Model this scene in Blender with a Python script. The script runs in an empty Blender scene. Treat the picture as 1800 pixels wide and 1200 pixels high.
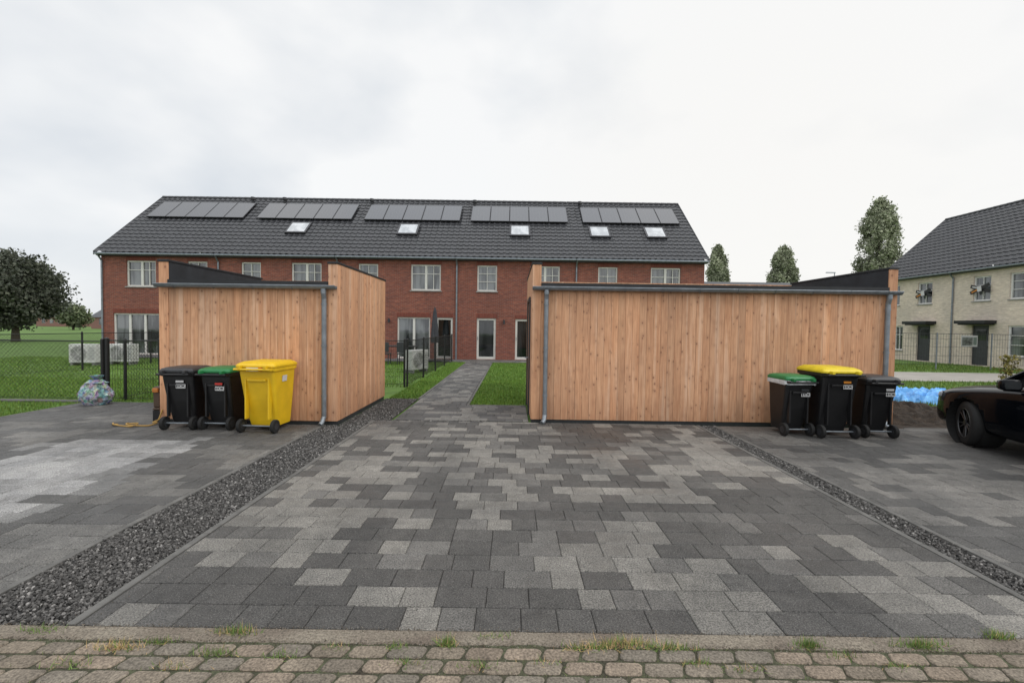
import bpy, math, random
import numpy as np
from mathutils import Matrix, Vector, noise as mn
random.seed(4); rng=np.random.default_rng(4)
scene=bpy.context.scene
LINK=scene.collection.objects.link

# ---------------------------------------------------------------- mesh builder
class MB:
    def __init__(s): s.v=[]; s.f=[]; s.c=[]; s.m=[]; s.mi=0
    def add(s,vs,fs,col=(1,1,1)):
        b=len(s.v); s.v+= [tuple(v) for v in vs]; s.c+=[col]*len(vs)
        for f in fs: s.f.append([b+i for i in f]); s.m.append(s.mi)
    def box(s,x0,x1,y0,y1,z0,z1,col=(1,1,1)):
        s.add([(x0,y0,z0),(x1,y0,z0),(x1,y1,z0),(x0,y1,z0),(x0,y0,z1),(x1,y0,z1),(x1,y1,z1),(x0,y1,z1)],
              [(0,3,2,1),(4,5,6,7),(0,1,5,4),(1,2,6,5),(2,3,7,6),(3,0,4,7)],col)
    def rod(s,a,b,r,n=8,r2=None,col=(1,1,1),cap=True):
        a=Vector(a);b=Vector(b);d=(b-a)
        if d.length<1e-6:return
        d.normalize(); u=d.orthogonal().normalized(); w=d.cross(u); r2=r if r2 is None else r2
        vs=[]
        for p,rr in((a,r),(b,r2)):
            for i in range(n):
                t=2*math.pi*i/n; vs.append(p+u*math.cos(t)*rr+w*math.sin(t)*rr)
        fs=[(i,(i+1)%n,n+(i+1)%n,n+i) for i in range(n)]
        if cap: fs+=[tuple(range(n-1,-1,-1)),tuple(range(n,2*n))]
        s.add(vs,fs,col)
    def path(s,pts,r,n=8,col=(1,1,1)):
        for a,b in zip(pts[:-1],pts[1:]): s.rod(a,b,r,n,col=col)
    def loft(s,rings,cap=True,col=(1,1,1),closed=True):
        n=len(rings[0]); vs=[p for r in rings for p in r]; fs=[]
        for k in range(len(rings)-1):
            for i in range(n if closed else n-1):
                j=(i+1)%n; fs.append((k*n+i,k*n+j,(k+1)*n+j,(k+1)*n+i))
        if cap: fs+=[tuple(range(n-1,-1,-1)),tuple(range((len(rings)-1)*n,len(rings)*n))]
        s.add(vs,fs,col)
    def ring(s,c,axis,R,r,n=24,k=6,col=(1,1,1)):
        vs=[];fs=[]
        for i in range(n):
            t=2*math.pi*i/n
            for j in range(k):
                q=2*math.pi*j/k; rr=R+r*math.cos(q); h=r*math.sin(q)
                a,b=rr*math.cos(t),rr*math.sin(t)
                p={'x':(h,a,b),'y':(a,h,b),'z':(a,b,h)}[axis]
                vs.append((c[0]+p[0],c[1]+p[1],c[2]+p[2]))
        for i in range(n):
            for j in range(k):
                fs.append((i*k+j,((i+1)%n)*k+j,((i+1)%n)*k+(j+1)%k,i*k+(j+1)%k))
        s.add(vs,fs,col)
    def make(s,name,mat,parent=None,loc=(0,0,0),rot=(0,0,0),bevel=0,smooth=False,sub=0,label=None,category=None,group=None,kind=None,seg=2):
        me=bpy.data.meshes.new(name); me.from_pydata(s.v,[],s.f)
        mats=mat if isinstance(mat,(list,tuple)) else [mat]
        for m in mats: me.materials.append(m)
        me.polygons.foreach_set('material_index',s.m)
        ca=me.color_attributes.new('Col','FLOAT_COLOR','POINT')
        ca.data.foreach_set('color',np.c_[np.array(s.c,dtype=np.float32),np.ones(len(s.c))].ravel().astype(np.float32))
        if smooth: me.polygons.foreach_set('use_smooth',[True]*len(s.f))
        me.update()
        return mkobj(name,me,parent,loc,rot,bevel,sub,label,category,group,kind,seg)
def mkobj(name,me,parent=None,loc=(0,0,0),rot=(0,0,0),bevel=0,sub=0,label=None,category=None,group=None,kind=None,seg=2):
    o=bpy.data.objects.new(name,me); LINK(o); o.location=loc; o.rotation_euler=rot
    if parent: o.parent=parent
    if bevel:
        b=o.modifiers.new('b','BEVEL'); b.width=bevel; b.segments=seg; b.limit_method='ANGLE'; b.angle_limit=math.radians(40)
    if sub:
        b=o.modifiers.new('s','SUBSURF'); b.levels=sub; b.render_levels=sub
    if label:o['label']=label
    if category:o['category']=category
    if group:o['group']=group
    if kind:o['kind']=kind
    return o
def empty(name,loc=(0,0,0),rot=(0,0,0),label=None,category=None,group=None,parent=None):
    return mkobj(name,None,parent,loc,rot,label=label,category=category,group=group)
def rrect(w,d,z,r,cx=0,cy=0,k=3):
    pts=[]
    for sx,sy,a0 in((1,1,0),(-1,1,90),(-1,-1,180),(1,-1,270)):
        for i in range(k+1):
            a=math.radians(a0+90*i/k); pts.append((cx+sx*(w/2-r)+r*math.cos(a),cy+sy*(d/2-r)+r*math.sin(a),z))
    return pts
def scatter(name,bv,bf,pos,scale,cols,mat,mode='full',tilt=.35,kind='stuff',parent=None,**kw):
    bv=np.array(bv,dtype=float); bf=np.array(bf); N=len(pos); n=len(bv)
    if mode=='full':
        q=rng.normal(size=(N,4)); q/=np.linalg.norm(q,axis=1)[:,None]; w,x,y,z=q.T
        R=np.stack([1-2*(y*y+z*z),2*(x*y-z*w),2*(x*z+y*w),2*(x*y+z*w),1-2*(x*x+z*z),2*(y*z-x*w),2*(x*z-y*w),2*(y*z+x*w),1-2*(x*x+y*y)],1).reshape(N,3,3)
    else:
        a=rng.uniform(0,2*np.pi,N); t=rng.normal(0,tilt,N); c,s=np.cos(a),np.sin(a); ct,st=np.cos(t),np.sin(t); O=np.zeros(N);
        Rz=np.stack([c,-s,O,s,c,O,O,O,O+1],1).reshape(N,3,3); Rx=np.stack([O+1,O,O,O,ct,-st,O,st,ct],1).reshape(N,3,3); R=Rz@Rx
    V=np.einsum('nij,nkj->nki',R,bv[None]*scale[:,None,:])+pos[:,None,:]
    F=(bf[None]+(np.arange(N)*n)[:,None,None]).reshape(-1,bf.shape[1])
    me=bpy.data.meshes.new(name); me.from_pydata(V.reshape(-1,3).tolist(),[],F.tolist()); me.materials.append(mat)
    ca=me.color_attributes.new('Col','FLOAT_COLOR','POINT')
    C=np.ones((N,n,4),dtype=np.float32); C[:,:,:3]=cols[:,None,:]
    ca.data.foreach_set('color',C.ravel()); me.update()
    return mkobj(name,me,parent,kind=kind,**kw)

# ---------------------------------------------------------------- materials
def nm(name):
    m=bpy.data.materials.new(name); m.use_nodes=True; nt=m.node_tree; b=nt.nodes['Principled BSDF']; return m,nt,b
def ND(nt,t,**kw):
    n=nt.nodes.new(t)
    for k,v in kw.items(): setattr(n,k,v)
    return n
def mixc(nt,bt,fac,a,b):
    n=nt.nodes.new('ShaderNodeMix'); n.data_type='RGBA'; n.blend_type=bt
    for idx,val in((0,fac),(6,a),(7,b)):
        if isinstance(val,bpy.types.NodeSocket): nt.links.new(val,n.inputs[idx])
        elif idx==0: n.inputs[0].default_value=val
        else: n.inputs[idx].default_value=(*val[:3],1)
    return n.outputs[2]
def math_(nt,op,a,b=None,c=None):
    n=nt.nodes.new('ShaderNodeMath'); n.operation=op
    for i,v in enumerate((a,b,c)):
        if v is None: continue
        if isinstance(v,bpy.types.NodeSocket): nt.links.new(v,n.inputs[i])
        else: n.inputs[i].default_value=v
    return n.outputs[0]
def mrange(nt,src,a,b_,c,d):
    n=ND(nt,'ShaderNodeMapRange'); nt.links.new(src,n.inputs[0])
    for i,v in enumerate((a,b_,c,d)): n.inputs[i+1].default_value=v
    return n.outputs[0]
def ramp(nt,fac,p0,c0,p1,c1):
    n=nt.nodes.new('ShaderNodeValToRGB'); e=n.color_ramp.elements
    e[0].position=p0;e[0].color=(*c0,1);e[1].position=p1;e[1].color=(*c1,1); nt.links.new(fac,n.inputs[0]); return n.outputs[0]
def noiz(nt,vec,scale,detail=4,rough=.55,dist=0):
    n=ND(nt,'ShaderNodeTexNoise'); n.inputs['Scale'].default_value=scale; n.inputs['Detail'].default_value=detail
    n.inputs['Roughness'].default_value=rough; n.inputs['Distortion'].default_value=dist
    if vec: nt.links.new(vec,n.inputs['Vector'])
    return n.outputs['Fac']
def mapv(nt,vec,sc):
    n=ND(nt,'ShaderNodeMapping'); n.inputs['Scale'].default_value=sc; nt.links.new(vec,n.inputs[0]); return n.outputs[0]
def bump(nt,b,h,st,dist=.01):
    n=ND(nt,'ShaderNodeBump'); n.inputs['Strength'].default_value=st; n.inputs['Distance'].default_value=dist
    nt.links.new(h,n.inputs['Height']); nt.links.new(n.outputs[0],b.inputs['Normal'])
def M(name,col,rough=.7,ns=6,var=.15,bst=0,bs=80,attr=False,metal=0,sc=(1,1,1),col2=None,ior=1.45,speck=0,sps=300):
    m,nt,b=nm(name); tc=ND(nt,'ShaderNodeTexCoord').outputs['Object']; v=mapv(nt,tc,sc)
    f=noiz(nt,v,ns)
    c0=tuple(max(0,x*(1-var)) for x in col); c1=tuple(x*(1+var) for x in (col2 or col))
    out=ramp(nt,f,.3,c0,.7,c1)
    if speck:
        g=noiz(nt,tc,sps,2,.7); out=mixc(nt,'MULTIPLY',1.0,out,ramp(nt,g,.3,(1-speck,)*3,.7,(1+speck,)*3))
    if attr:
        a=ND(nt,'ShaderNodeAttribute',attribute_name='Col'); out=mixc(nt,'MULTIPLY',1.0,out,a.outputs['Color'])
    nt.links.new(out,b.inputs['Base Color']); b.inputs['Roughness'].default_value=rough; b.inputs['Metallic'].default_value=metal
    b.inputs['IOR'].default_value=ior
    if bst: bump(nt,b,noiz(nt,tc,bs,3),bst)
    return m
def pavermat(name):
    m,nt,b=nm(name); t=ND(nt,'ShaderNodeTexCoord').outputs['Object']
    a=ND(nt,'ShaderNodeAttribute',attribute_name='Col').outputs['Color']
    o=mixc(nt,'MULTIPLY',1.0,a,ramp(nt,noiz(nt,t,.6,4,.6,.6),.36,(.68,.685,.69),.6,(1.14,1.13,1.11)))
    o=mixc(nt,'MULTIPLY',mrange(nt,noiz(nt,t,1.7,5,.65,1.2),.52,.68,0,.6),o,(.55,.54,.53))
    o=mixc(nt,'MULTIPLY',1.0,o,ramp(nt,noiz(nt,t,13,3,.6),.3,(.82,)*3,.7,(1.16,)*3))
    sp=noiz(nt,t,100,3,.78)
    o=mixc(nt,'MULTIPLY',1.0,o,ramp(nt,sp,.37,(.30,.30,.30),.63,(1.78,1.75,1.70)))
    gr=mrange(nt,noiz(nt,t,165,1,.5),.65,.71,0,.6)
    o=mixc(nt,'MIX',gr,o,(.32,.31,.29))
    nt.links.new(o,b.inputs['Base Color']); nt.links.new(mrange(nt,noiz(nt,t,1.1,4),.35,.65,.5,.85),b.inputs['Roughness'])
    bump(nt,b,sp,.9,.007); return m
def brickmat(name,c1,c2,mortar,bw=.21,rh=.065,var=.25):
    m,nt,b=nm(name); t=ND(nt,'ShaderNodeTexCoord'); s=ND(nt,'ShaderNodeSeparateXYZ'); nt.links.new(t.outputs['Object'],s.inputs[0])
    n=ND(nt,'ShaderNodeSeparateXYZ'); nt.links.new(t.outputs['Normal'],n.inputs[0])
    side=math_(nt,'GREATER_THAN',math_(nt,'ABSOLUTE',n.outputs[0]),.5)
    u=math_(nt,'ADD',math_(nt,'MULTIPLY',s.outputs[0],math_(nt,'SUBTRACT',1,side)),math_(nt,'MULTIPLY',s.outputs[1],side))
    cv=ND(nt,'ShaderNodeCombineXYZ'); nt.links.new(u,cv.inputs[0]); nt.links.new(s.outputs[2],cv.inputs[1])
    br=ND(nt,'ShaderNodeTexBrick'); nt.links.new(cv.outputs[0],br.inputs['Vector'])
    for k,v in(('Scale',1),('Mortar Size',.006),('Mortar Smooth',.1),('Bias',-.1),('Brick Width',bw),('Row Height',rh)): br.inputs[k].default_value=v
    br.inputs['Color1'].default_value=(*c1,1);br.inputs['Color2'].default_value=(*c2,1);br.inputs['Mortar'].default_value=(*mortar,1)
    f=noiz(nt,mapv(nt,cv.outputs[0],(4.7,15.4,1)),1,2,.6); o=mixc(nt,'MULTIPLY',1.0,br.outputs['Color'],ramp(nt,f,.3,(1-var,)*3,.7,(1+var,)*3))
    g=noiz(nt,cv.outputs[0],.6,3); o=mixc(nt,'MULTIPLY',1.0,o,ramp(nt,g,.3,(.84,.84,.86),.7,(1.1,1.08,1.06)))
    nt.links.new(o,b.inputs['Base Color']); b.inputs['Roughness'].default_value=.85
    bump(nt,b,math_(nt,'SUBTRACT',1,br.outputs['Fac']),.5,.006)
    return m
def woodmat(name,base,dark):
    m,nt,b=nm(name); t=ND(nt,'ShaderNodeTexCoord').outputs['Object']; s=ND(nt,'ShaderNodeSeparateXYZ'); nt.links.new(t,s.inputs[0])
    a=ND(nt,'ShaderNodeAttribute',attribute_name='Col'); sa=ND(nt,'ShaderNodeSeparateColor'); nt.links.new(a.outputs['Color'],sa.inputs[0])
    u=math_(nt,'ADD',s.outputs[0],s.outputs[1]); seed=math_(nt,'MULTIPLY',sa.outputs[0],61.0)
    def cv(ku,kz):
        c=ND(nt,'ShaderNodeCombineXYZ'); nt.links.new(math_(nt,'MULTIPLY',u,ku),c.inputs[0]); nt.links.new(math_(nt,'MULTIPLY',s.outputs[2],kz),c.inputs[1]); nt.links.new(seed,c.inputs[2]); return c.outputs[0]
    g1=noiz(nt,cv(75,2.2),1,4,.6,.4); g2=noiz(nt,cv(20,1.4),1,3,.5,1.4)
    o=ramp(nt,g2,.32,dark,.64,base)
    o=mixc(nt,'MULTIPLY',1.0,o,ramp(nt,g1,.3,(.82,.78,.74),.7,(1.10,1.10,1.10)))
    g3=noiz(nt,cv(11,.35),1,2,.5,.3); o=mixc(nt,'MIX',mrange(nt,g3,.56,.68,0,.45),o,(.76,.53,.375))
    for ku,kz,r0,r1,th in((9,6.5,.07,.17,.42),(15,9,.08,.18,.70)):
        vo=ND(nt,'ShaderNodeTexVoronoi'); vo.inputs['Scale'].default_value=1
        nt.links.new(cv(ku,kz),vo.inputs['Vector']); d=vo.outputs['Distance']
        sc=ND(nt,'ShaderNodeSeparateColor'); nt.links.new(vo.outputs['Color'],sc.inputs[0]); keep=math_(nt,'GREATER_THAN',sc.outputs[0],th)
        o=mixc(nt,'MIX',math_(nt,'MULTIPLY',mrange(nt,d,.15,.55,.36,0),keep),o,tuple(x*.74 for x in dark))
        o=mixc(nt,'MIX',math_(nt,'MULTIPLY',math_(nt,'MULTIPLY',mrange(nt,d,r0,r1,1,0),keep),.75),o,(.18,.075,.04))
    w=noiz(nt,mapv(nt,t,(1.5,1.5,.5)),1.2,4,.6); o=mixc(nt,'MULTIPLY',1.0,o,ramp(nt,w,.3,(.83,.83,.85),.7,(1.07,1.06,1.04)))
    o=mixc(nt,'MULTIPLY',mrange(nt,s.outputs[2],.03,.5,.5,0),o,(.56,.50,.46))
    o=mixc(nt,'MULTIPLY',1.0,o,a.outputs['Color'])
    nt.links.new(o,b.inputs['Base Color']); b.inputs['Roughness'].default_value=.75
    bump(nt,b,g1,.25,.004); return m
def glassmat(name,c0,c1,ior=1.9,rough=.04):
    m,nt,b=nm(name); t=ND(nt,'ShaderNodeTexCoord').outputs['Object']
    f=noiz(nt,mapv(nt,t,(2.2,2.2,.35)),1.3,2); o=ramp(nt,f,.42,c0,.6,c1)
    nt.links.new(o,b.inputs['Base Color']); b.inputs['Roughness'].default_value=rough; b.inputs['IOR'].default_value=ior
    bump(nt,b,noiz(nt,t,1.5,1),.08,.02); return m
BRICK=brickmat('red_brick',(.245,.072,.043),(.160,.048,.034),(.21,.155,.13))
SAND=brickmat('cream_brick',(.70,.615,.515),(.59,.51,.42),(.60,.54,.47),var=.14)
SOLDIER=M('soldier_brick',(.17,.05,.035),.85,30,.35,sc=(1,1,.1))
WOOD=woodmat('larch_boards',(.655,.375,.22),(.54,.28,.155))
TILE=M('black_roof_tile',(.032,.033,.037),.42,3,.25,.1,40,attr=True)
SLATE=M('grey_roof_plain',(.06,.063,.07),.5)
ZINC=M('zinc',(.22,.245,.27),.45,9,.2,metal=.6)
EPDM=M('dark_roof_membrane',(.022,.024,.028),.55,5,.3)
BLACKM=M('black_coping',(.014,.015,.017),.5,5,.3)
WHITEF=M('cream_window_frame',(.62,.61,.57),.45,3,.05)
WHITEW=M('white_window_frame',(.7,.7,.68),.5,3,.05)
GREYF=M('dark_frame',(.035,.038,.042),.4)
GLASS=glassmat('window_glass',(.012,.015,.017),(.14,.15,.155))
GLASSD=glassmat('dark_glass',(.006,.008,.009),(.03,.033,.035),1.7)
SKYGL=glassmat('skylight_glass',(.28,.30,.32),(.45,.47,.49),2.2)
SILL=M('bluestone_sill',(.28,.28,.27),.7)
CONC=M('concrete_edging',(.115,.112,.105),.85,7,.3,.3,120,speck=.3)
KERB=M('kerb_concrete',(.19,.152,.12),.9,3.2,.34,.6,90,speck=.5,sps=90,col2=(.16,.14,.11))
JOINT=M('joint_sand',(.032,.03,.027),.95,20,.4)
PAVER=pavermat('concrete_paver')
ROADP=M('brown_clinker',(1,1,1),.9,5,.24,.7,110,attr=True,speck=.5,sps=80)
GRASSG=M('lawn_soil',(.085,.155,.027),.95,1.3,.25,.5,60,speck=.3,sps=60)
BLADE=M('grass_blade',(1,1,1),.75,.7,.2,attr=True)
STONE=M('gravel_stone',(1,1,1),.8,40,.2,attr=True)
GRAVB=M('gravel_bed',(.03,.03,.03),.95,120,.6)
LEAF=M('leaf',(1,1,1),.85,.3,.15,attr=True)
BARK=M('bark',(.06,.048,.036),.95,12,.3,.4,30)
BLACKP=M('black_plastic',(.012,.012,.013),.42,5,.25,.1,200)
YELP=M('yellow_plastic',(.70,.45,.012),.42,4,.10,.05,150)
GRNP=M('green_plastic',(.015,.165,.05),.42)
YELL=M('yellow_lid_plastic',(.65,.50,.02),.42)
GREYLID=M('anthracite_lid',(.03,.031,.034),.45)
STICK=M('white_sticker',(.55,.55,.55),.5,4,.05)
REDS=M('red_sticker',(.5,.03,.02),.5); ORS=M('orange_sticker',(.6,.22,.02),.5)
FENCE=M('black_powder_coat',(.012,.013,.013),.5)
ACW=M('ac_white',(.62,.62,.60),.45,3,.06); ACD=M('ac_grille',(.22,.22,.22),.5)
RUBBER=M('rubber',(.012,.012,.012),.8)
RIM=M('alloy',(.08,.082,.085),.35,metal=.8)
TARP=M('blue_tarp',(.05,.27,.66),.4,4,.3,.6,14,col2=(.16,.42,.75))
SOIL=M('dark_soil',(.035,.026,.019),.98,5,.5,1,60,speck=.6,sps=45)
LCONC=M('pale_concrete_road',(.30,.28,.25),.9,1.5,.15)
FILM=M('clear_plastic_film',(.5,.52,.53),.25,20,.2)
def solarmat():
    m,nt,b=nm('solar_cell'); t=ND(nt,'ShaderNodeTexCoord').outputs['Object']; s=ND(nt,'ShaderNodeSeparateXYZ'); nt.links.new(t,s.inputs[0])
    a=math_(nt,'FRACT',math_(nt,'MULTIPLY',s.outputs[0],6.0)); g=math_(nt,'LESS_THAN',a,.05)
    o=mixc(nt,'MIX',g,(.014,.016,.025),(.05,.053,.06)); nt.links.new(o,b.inputs['Base Color']); b.inputs['Roughness'].default_value=.14; b.inputs['IOR'].default_value=2.0
    return m
SOLAR=solarmat()
PFRAME=M('panel_frame',(.05,.05,.055),.35,metal=.5)
def carpaint():
    m,nt,b=nm('black_car_paint'); t=ND(nt,'ShaderNodeTexCoord').outputs['Object']
    nt.links.new(ramp(nt,noiz(nt,t,3),.3,(.002,.003,.0045),.7,(.004,.005,.007)),b.inputs['Base Color']); b.inputs['Roughness'].default_value=.08; b.inputs['IOR'].default_value=1.24
    return m
PAINT=carpaint()
HLIGHT=M('headlight_lens',(.45,.47,.5),.12,20,.4,ior=1.8)

# ---------------------------------------------------------------- ground & paving
def sheet(name,x0,x1,y0,y1,z,mat,kind='structure'):
    b=MB(); b.add([(x0,y0,z),(x1,y0,z),(x1,y1,z),(x0,y1,z)],[(0,1,2,3)]); return b.make(name,mat,kind=kind)
sheet('ground',-400,400,-60,700,-.035,GRASSG)
LIGHT=(.166,.160,.149); DARK=(.064,.062,.060); MID=(.104,.101,.097)
def paver(b,x0,x1,y0,y1,col,ch=.005,g=.002,zt=0):
    x0+=g;x1-=g;y0+=g;y1-=g; zt+=random.uniform(-.0012,.0012); tx=random.uniform(-.0012,.0012)
    z0=-.02; zc=zt-ch*.7
    vs=[(x0,y0,z0),(x1,y0,z0),(x1,y1,z0),(x0,y1,z0),(x0,y0,zc),(x1,y0,zc),(x1,y1,zc),(x0,y1,zc),(x0+ch,y0+ch,zt-tx),(x1-ch,y0+ch,zt+tx),(x1-ch,y1-ch,zt+tx),(x0+ch,y1-ch,zt-tx)]
    fs=[(8,9,10,11)]
    for i in range(4):
        j=(i+1)%4; fs+=[(i,j,4+j,4+i),(4+i,4+j,8+j,8+i)]
    b.add(vs,fs,col)
def paving(name,rects,colfn,seed=1,d=.2,mat=PAVER):
    random.seed(seed); b=MB(); bs=MB()
    for (x0,x1,y0,y1) in rects:
        bs.add([(x0,y0,-.012),(x1,y0,-.012),(x1,y1,-.012),(x0,y1,-.012)],[(0,1,2,3)])
        y=y0
        while y<y1-.03:
            ye=min(y+d,y1); x=x0-random.choice((0,.1,.15,.2,.25))
            while x<x1-.001:
                ww=random.choices((.3,.2,.25),(.5,.35,.15))[0]
                xe=min(x+ww,x1); xs=max(x,x0)
                if x1-xe<.06: xe=x1
                if xe-xs>.02:
                    c=colfn((xs+xe)/2,(y+ye)/2); k=random.uniform(.86,1.14); paver(b,xs,xe,y,ye,tuple(q*k for q in c))
                x=xe
            y=ye
    b.mi=1
    b.add(bs.v,[(i,i+1,i+2,i+3) for i in range(0,len(bs.v),4)])
    return b.make(name,[mat,JOINT],kind='structure')
def n2(x,y,s,o=0): return mn.noise(Vector((x*s+o,y*s*1.3,o*.37)))
def ccol(x,y):
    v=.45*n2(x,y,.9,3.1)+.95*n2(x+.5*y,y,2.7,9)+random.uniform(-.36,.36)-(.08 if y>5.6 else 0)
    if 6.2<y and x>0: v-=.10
    if abs(v)<.07: return MID
    return LIGHT if v>.0 else DARK
def lcol(x,y):
    v=n2(x,y,1.2,7)+random.uniform(-.3,.3)
    if -5.8<x<-4.2+.12*math.sin(y*9) and 2.9<y<6.2:
        f=min(1,(y-2.9)/1.2,(6.5-y)/.6)
        c=.285 if v>-.22 else .22
        c=c*f+.15*(1-f); return (c,c,c*1.01)
    if -6.2<x<-3.9 and 2.9<y<6.45 and v>-.05: return (.17,.17,.17)
    return (.125,.122,.117) if v>0 else (.076,.075,.074)
def rcol(x,y):
    v=n2(x,y,1.2,17)+random.uniform(-.38,.38); return (.135,.131,.125) if v>0 else (.069,.068,.067)
YF=2.352
paving('parking_pavement',[(-2.28,3.10,YF,7.64)],ccol,3)
paving('neighbour_pavement',[(-8.4,-3.03,YF,7.25),(-8.4,-5.7,7.25,9.05)],lcol,5)
paving('side_pavement',[(3.44,13,YF,7.55)],rcol,7)
paving('garden_path',[(-2.0,.30,7.72,9.25),(-2.0,-.92,9.25,20.6),(-2.7,3.0,20.6,22.15)],lambda x,y:(.155,.152,.145) if n2(x,y,3,2)+random.uniform(-.4,.4)>0 else (.075,.075,.076),9)
def edging(name,segs):
    b=MB(); random.seed(2)
    for (x0,x1,y0,y1) in segs:
        L=max(x1-x0,y1-y0); n=max(1,round(L/1.0))
        for i in range(n):
            if x1-x0>y1-y0: b.box(x0+L*i/n+.002,x0+L*(i+1)/n-.002,y0,y1,-.03,.002+random.uniform(-.002,.002))
            else: b.box(x0,x1,y0+L*i/n+.002,y0+L*(i+1)/n-.002,-.03,.002+random.uniform(-.002,.002))
    return b.make(name,CONC,bevel=.004,kind='structure')
edging('pavement_edging',[(-2.335,-2.285,YF,7.64),(-3.025,-2.975,YF,7.25),(3.105,3.155,YF,7.6),(3.385,3.435,YF,7.6),(-8.46,-8.405,YF,9.05),
 (-.91,-.86,9.31,20.55),(-.91,.28,9.256,9.306),(-2.06,-2.01,10.0,20.55),(6.6,13,7.56,7.62),(-24,-8.47,9.06,9.24)])
b=MB(); NX=700; vs=[];fs=[]
for i in range(NX+1):
    x=-14+28*i/NX; e0=.018*mn.noise(Vector((x*5,1,0)))+.010*mn.noise(Vector((x*23,1,0))); e1=.004*mn.noise(Vector((x*9,4,0)))
    for y,z in((2.245+e0,-.03),(2.252+e0,-.008),(2.265+e0,-.003+.003*mn.noise(Vector((x*7,0,2)))),(2.305,-.001+.003*mn.noise(Vector((x*3,0,5)))),(2.346+e1,-.001),(2.350+e1,-.02)): vs.append((x,y,z))
for i in range(NX):
    for j in range(5): fs.append((i*6+j,(i+1)*6+j,(i+1)*6+j+1,i*6+j+1))
b.add(vs,fs); b.make('kerb',KERB,kind='structure')
sheet('road_bed',-90,90,-40,2.262,-.0085,M('sandy_joint',(.075,.062,.043),.95,7,.5,.6,90,speck=.5,sps=90,col2=(.05,.055,.03)))
b=MB(); random.seed(12); y=2.242; r=0; LX=.190; DY=.092
while y>.6:
    y0=y-DY; x=-4.2+(LX/2 if r%2 else 0)
    while x<4.2:
        x0=x+.004+random.uniform(0,.004); x1=x+LX-.004-random.uniform(0,.004); ya=y0+.004+random.uniform(0,.004); yb=y-.004-random.uniform(0,.004)
        k=random.uniform(.84,1.12); c=random.choice([(.19,.157,.120),(.178,.150,.118),(.20,.160,.122),(.165,.143,.115)]); c=tuple(q*k for q in c)
        zt=random.uniform(-.003,.001); cx,cy=(x0+x1)/2,(ya+yb)/2; ph=random.uniform(0,6)
        f=lambda p:(p[0]+.006*math.sin((p[1]-cy)*70),p[1]+.004*math.cos((p[0]-cx)*50)+.0015*math.sin(p[0]*140+ph),p[2])
        b.loft([[f(p) for p in q] for q in(rrect(x1-x0,yb-ya,-.02,.026,cx,cy,3),rrect(x1-x0,yb-ya,zt-.005,.026,cx,cy,3),rrect(x1-x0-.012,yb-ya-.012,zt,.022,cx,cy,3))],True,c)
        x+=LX
    y=y0; r+=1
b.make('brick_road',ROADP,kind='structure')
sheet('lane',9,90,15.3,18.8,-.02,LCONC)
sheet('terrace',-20,-2.72,20.6,22.15,-.006,M('terrace_slab',(.1,.1,.1),.8,3,.2))
sheet('side_soil',6.55,9.6,7.62,9.6,-.028,SOIL)

def hull():
    import bmesh
    v=[(.9,.1,.1),(-.8,.2,-.1),(.1,1,0),(-.1,-.9,.2),(.1,0,.8),(0,.1,-.9),(.6,.6,.5),(-.6,-.5,.5)]
    bm=bmesh.new(); [bm.verts.new(p) for p in v]; bmesh.ops.convex_hull(bm,input=bm.verts); bmesh.ops.triangulate(bm,faces=bm.faces)
    bm.verts.index_update(); V=[tuple(q.co) for q in bm.verts]; F=[[q.index for q in f.verts] for f in bm.faces]; bm.free(); return V,F
SV,SF=hull()
def gravel(name,rects,dens,size=.0092):
    P=[]
    for (x0,x1,y0,y1,k) in rects:
        n=int((x1-x0)*(y1-y0)*dens*k); P.append(np.c_[rng.uniform(x0,x1,n),rng.uniform(y0,y1,n),rng.uniform(-.022,-.003,n)])
    P=np.vstack(P); N=len(P); sc=size*rng.uniform(.5,1.45,(N,1))*rng.uniform(.7,1.2,(N,3))*(1+P[:,1:2]*.03)
    g=rng.choice([.045,.075,.11,.16,.26],N,p=[.28,.32,.25,.11,.04])*rng.uniform(.8,1.2,N)
    C=np.c_[g*1.05,g,g*.95]
    return scatter(name,SV,SF,P,sc,C,STONE,'full')
sheet('gravel_bed',-2.975,-2.335,YF,7.25,-.022,GRAVB); sheet('gravel_bed',-2.76,-2.06,7.25,10,-.0225,GRAVB)
sheet('gravel_bed',3.155,3.385,YF,7.6,-.022,GRAVB); sheet('gravel_bed',-2.06,-.4,7.64,7.72,-.022,GRAVB)
gravel('gravel',[(-2.975,-2.335,YF,5,1),(-2.975,-2.335,5,7.25,.7),(-2.76,-2.06,7.25,10,.5),(3.155,3.385,YF,7.6,.8),(-2.28,-.4,7.64,7.72,.8)],8200)
P=[];S=[];C=[]
random.seed(77)
for i in range(6400):
    q=random.random()
    if q<.42: p=(random.uniform(-3.2,3.2),2.252+random.gauss(0,.014),-.003)
    elif q<.66: p=(random.uniform(-3.2,3.2),2.350+random.gauss(0,.012),.001)
    elif q<.84: p=(random.uniform(-3.2,3.2),2.242-DY*random.randint(0,3)+random.gauss(0,.006),-.006)
    elif q<.93: p=(random.choice((-2.31,-2.99,3.13,3.41))+random.gauss(0,.06),random.uniform(2.4,7),.003)
    else: p=(random.uniform(-2.3,3),random.uniform(2.36,7),.002)
    P.append(p); k=random.uniform(.0012,.004); S.append((k,k,k*.8)); c=random.choice([(.10,.075,.05),(.16,.13,.10),(.06,.05,.035),(.22,.2,.17)]); C.append(c)
scatter('grit',SV,SF,np.array(P,dtype=float),np.array(S),np.array(C),STONE,'full')

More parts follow.
